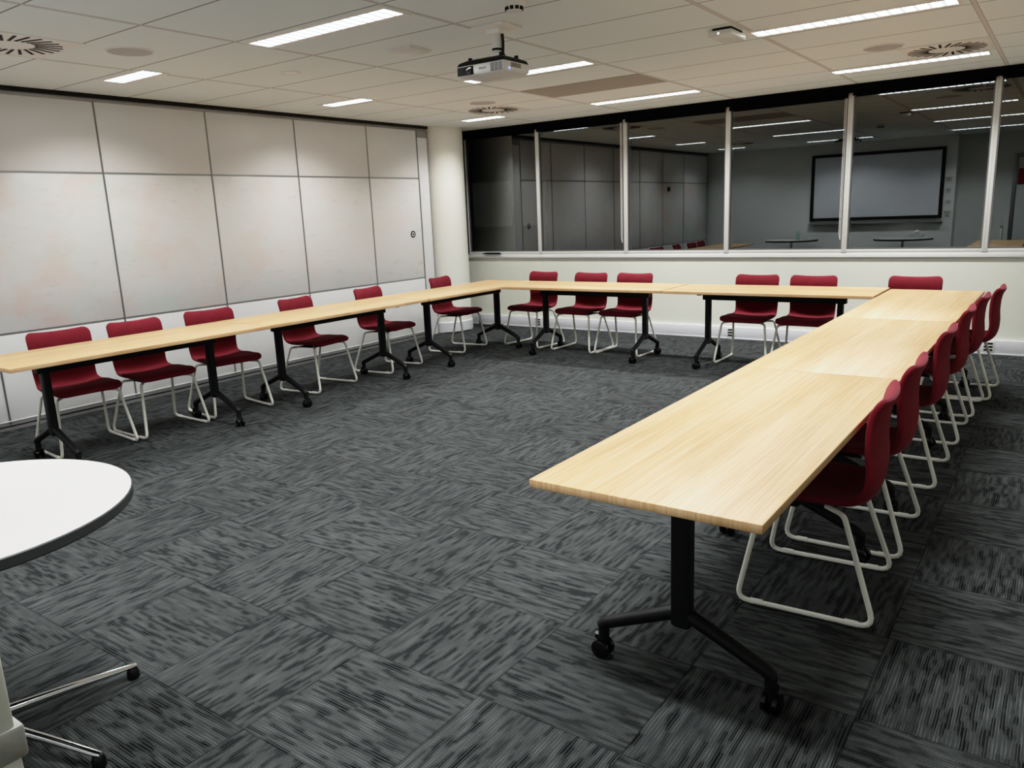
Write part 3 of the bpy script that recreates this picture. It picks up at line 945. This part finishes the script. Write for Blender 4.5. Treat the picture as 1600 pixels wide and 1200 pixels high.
# ------------------------------------------------------------------ small things by the windows
nv = thing('folded_cloth', 'dark navy folded cloth lying on the window ledge beside the column', 'cloth', (-5.03, 1.197, 0.948))
bm = bmesh.new()
ring_loft(bm, [[(-0.18, -0.030, z), (0.13, -0.030, z), (0.10, 0.012, z), (-0.06, 0.012, z)] for z in (0.0, 0.010)] +
          [[(-0.14, -0.024, 0.02), (0.10, -0.024, 0.018), (0.08, 0.010, 0.022), (-0.04, 0.010, 0.024)]])
bmesh.ops.bevel(bm, geom=bm.edges[:], offset=0.003, segments=2, affect='EDGES')
finish(bm, 'cloth_fold', M_navy, nv)
for (x, lab) in ((-4.36, 'skirting power outlet behind the chairs nearest the column'), (-1.79, 'skirting power outlet behind the pair of chairs under the windows'), (0.66, 'skirting power outlet beyond the right-hand row of chairs')):
    r = thing('power_outlet', lab, 'power outlet', (x, YB - 0.03, 0.075), 0, 'power outlets in the skirting')
    bm = bmesh.new(); box(bm, -0.045, 0.045, -0.006, 0.0, -0.055, 0.052, 0.002); finish(bm, 'outlet_plate', M_white, r)
    for j in range(3):
        bm = bmesh.new(); box(bm, -0.036, 0.036, -0.0075, -0.005, 0.018 - j * 0.03, 0.036 - j * 0.03); finish(bm, 'socket', M_dark, r)
cb = finish((lambda bm: (tube(bm, fillet([(-5.30, 1.175, 0.11), (-5.27, 1.13, 0.12), (-5.25, 1.10, 0.05), (-5.22, 1.06, 0.010), (-5.10, 1.03, 0.009), (-4.98, 1.10, 0.009), (-4.86, 1.14, 0.009), (-4.98, 1.16, 0.022), (-5.06, 1.10, 0.020), (-4.92, 1.08, 0.018)], 0.03), 0.009, 8), bm)[1])(bmesh.new()), 'cable', M_cable)
tag(cb, 'black cable coiled on the carpet at the foot of the column', 'cable')
bm = bmesh.new()
pts = [(-5.24, 0.33, 0.006), (-5.16, 0.42, 0.006), (-5.10, 0.54, 0.006), (-5.085, 0.68, 0.006)]
tube(bm, fillet(pts, 0.05), 0.006, 8)
tag(finish(bm, 'cable', M_cable), 'short black cable lying along the front of the column skirting', 'cable')

# ------------------------------------------------------------------ rear wall: seen in the window mirror
wb = thing('projection_whiteboard', 'large black framed whiteboard on the rear wall, mirrored in the windows', 'whiteboard', (-1.96, -7.05, 1.68))
bm = bmesh.new(); box(bm, -1.12, 1.12, 0.012, 0.026, -0.57, 0.615, 0.002); finish(bm, 'board_surface', M_screen, wb)
bm = bmesh.new()
box(bm, -1.18, 1.18, 0.0, 0.04, 0.60, 0.655, 0.004); box(bm, -1.18, 1.18, 0.0, 0.04, -0.625, -0.57, 0.004)
box(bm, -1.18, -1.12, 0.0, 0.04, -0.57, 0.60, 0.004); box(bm, 1.12, 1.18, 0.0, 0.04, -0.57, 0.60, 0.004)
finish(bm, 'board_frame', M_blackgap, wb)
bm = bmesh.new(); box(bm, -1.20, 1.20, 0.0, 0.10, -0.70, -0.675, 0.004); finish(bm, 'pen_tray', M_alu, wb)
pz = [(-0.70, 1.735, 0.17, 0.12, 'topmost'), (-0.705, 1.535, 0.12, 0.11, 'second'), (-0.69, 1.33, 0.11, 0.09, 'third'), (-0.69, 1.11, 0.15, 0.17, 'lowest')]
for (x, z, w, h, nm) in pz:
    p = thing('paper_notice', nm + ' paper notice pinned beside the whiteboard on the rear wall', 'notice', (x, -7.05, z), 0, 'paper notices beside the whiteboard')
    bm = bmesh.new(); box(bm, -w / 2, w / 2, 0.001, 0.003, -h / 2, h / 2); finish(bm, 'sheet', M_paper, p)
    bm = bmesh.new()
    for j in range(3):
        ww = w * (0.36 - 0.07 * j)
        box(bm, -ww, ww * 0.8, 0.003, 0.0035, h * (0.25 - 0.22 * j), h * (0.33 - 0.22 * j))
    finish(bm, 'printed_lines', M_ink, p)
ts = thing('thermostat', 'small black thermostat on the partition, mirrored in the windows', 'thermostat', (XL, -4.98, 1.80))
bm = bmesh.new(); box(bm, 0.0, 0.025, -0.04, 0.04, -0.04, 0.04, 0.005); finish(bm, 'thermostat_body', M_dark, ts)
bm = bmesh.new(); box(bm, 0.025, 0.027, -0.025, 0.025, -0.005, 0.025, 0.0005); finish(bm, 'thermostat_display', M_aludark, ts)
# entry door in the alcove
dr = bpy.data.objects.new('door_1', None); link(dr); dr['kind'] = 'structure'; dr.location = (0.80, -7.5, 0)
bm = bmesh.new()
box(bm, -0.54, -0.48, 0.0, 0.05, 0, 2.14, 0.003); box(bm, 0.48, 0.54, 0.0, 0.05, 0, 2.14, 0.003); box(bm, -0.48, 0.48, 0.0, 0.05, 2.08, 2.14, 0.003)
finish(bm, 'door_frame', M_alu, dr)
bm = bmesh.new(); box(bm, -0.475, 0.475, 0.004, 0.03, 0.005, 2.075, 0.003); finish(bm, 'door_leaf', M_doorpaint, dr)
bm = bmesh.new(); box(bm, 0.36, 0.45, 0.03, 0.04, 0.98, 1.02, 0.003); tube(bm, fillet([(0.42, 0.03, 1.0), (0.42, 0.075, 1.0), (0.30, 0.075, 1.0)], 0.02), 0.009, 10); finish(bm, 'door_handle', M_chrome, dr)
dsn = thing('door_sign', 'red and white sign on the entry door, mirrored in the windows', 'sign', (0.55, -7.47, 1.74))
bm = bmesh.new(); box(bm, -0.21, 0.21, 0.001, 0.004, -0.14, 0.14, 0.001); finish(bm, 'sign_plate', M_paper, dsn)
bm = bmesh.new(); box(bm, -0.21, -0.10, 0.004, 0.006, -0.14, 0.14); box(bm, -0.10, 0.21, 0.004, 0.006, -0.14, -0.07); finish(bm, 'sign_red_field', M_red, dsn)

# ------------------------------------------------------------------ cream post at the lower left, beside the camera
ps = thing('stand_post', 'cream metal post with grey plastic bracket at the lower left edge', 'stand', (0.190, -6.850, 0))
bm = bmesh.new(); box(bm, -0.018, 0.018, -0.014, 0.012, 0.03, 0.859, 0.003); box(bm, -0.018, 0.018, -0.014, 0.011, 0.898, 1.06, 0.003); finish(bm, 'upright', M_post, ps)
bm = bmesh.new(); box(bm, -0.022, 0.022, -0.030, 0.020, 0.857, 0.900, 0.005); finish(bm, 'bracket', M_bracket, ps)
bm = bmesh.new(); box(bm, -0.010, 0.010, -0.30, -0.016, 0.45, 0.868, 0.002); finish(bm, 'timber_panel', M_timber, ps)
bm = bmesh.new(); box(bm, -0.03, 0.03, -0.22, 0.10, 0.0, 0.032, 0.006); finish(bm, 'foot', M_post, ps)

# ------------------------------------------------------------------ world, camera, colour
w = bpy.data.worlds.new('night'); scene.world = w; w.use_nodes = True
bg = w.node_tree.nodes['Background']
bg.inputs[0].default_value = (0.01, 0.012, 0.016, 1); bg.inputs[1].default_value = 0.15

yaw, pitch, roll = -0.6238, -0.2177, -0.042
f = Vector((math.sin(yaw) * math.cos(pitch), math.cos(yaw) * math.cos(pitch), math.sin(pitch)))
rt = Vector((math.cos(yaw), -math.sin(yaw), 0)); up = rt.cross(f)
r2 = math.cos(roll) * rt + math.sin(roll) * up
u2 = -math.sin(roll) * rt + math.cos(roll) * up
cam = bpy.data.cameras.new('camera')
cam.sensor_fit = 'HORIZONTAL'; cam.sensor_width = 36.0; cam.lens = 36.0 * 1206.79 / 1600
cam.clip_start = 0.02
co = bpy.data.objects.new('camera', cam); link(co)
mw = Matrix((r2, u2, -f)).transposed().to_4x4()
mw.translation = Vector((1.1754, -7.1448, 1.4699))
co.matrix_world = mw
scene.camera = co

scene.view_settings.view_transform = 'Standard'
scene.view_settings.look = 'None'
scene.view_settings.exposure = 0.0
vs_ = scene.view_settings
vs_.use_curve_mapping = True
cm = vs_.curve_mapping
cm.use_clip = False
cv = cm.curves[3]
pts_ = [(0.0, 0.0), (0.012, 0.0065), (0.035, 0.030), (0.08, 0.093), (0.22, 0.275), (0.5, 0.60), (0.8, 0.79), (1.25, 0.92), (2.2, 1.0)]
cv.points[0].location = pts_[0]
cv.points[1].location = pts_[-1]
for p_ in pts_[1:-1]:
    cv.points.new(*p_)
cm.update()
cyc = scene.cycles
cyc.use_denoising = True
cyc.max_bounces = 8; cyc.diffuse_bounces = 5; cyc.glossy_bounces = 4; cyc.transparent_max_bounces = 8
cyc.sample_clamp_indirect = 6.0
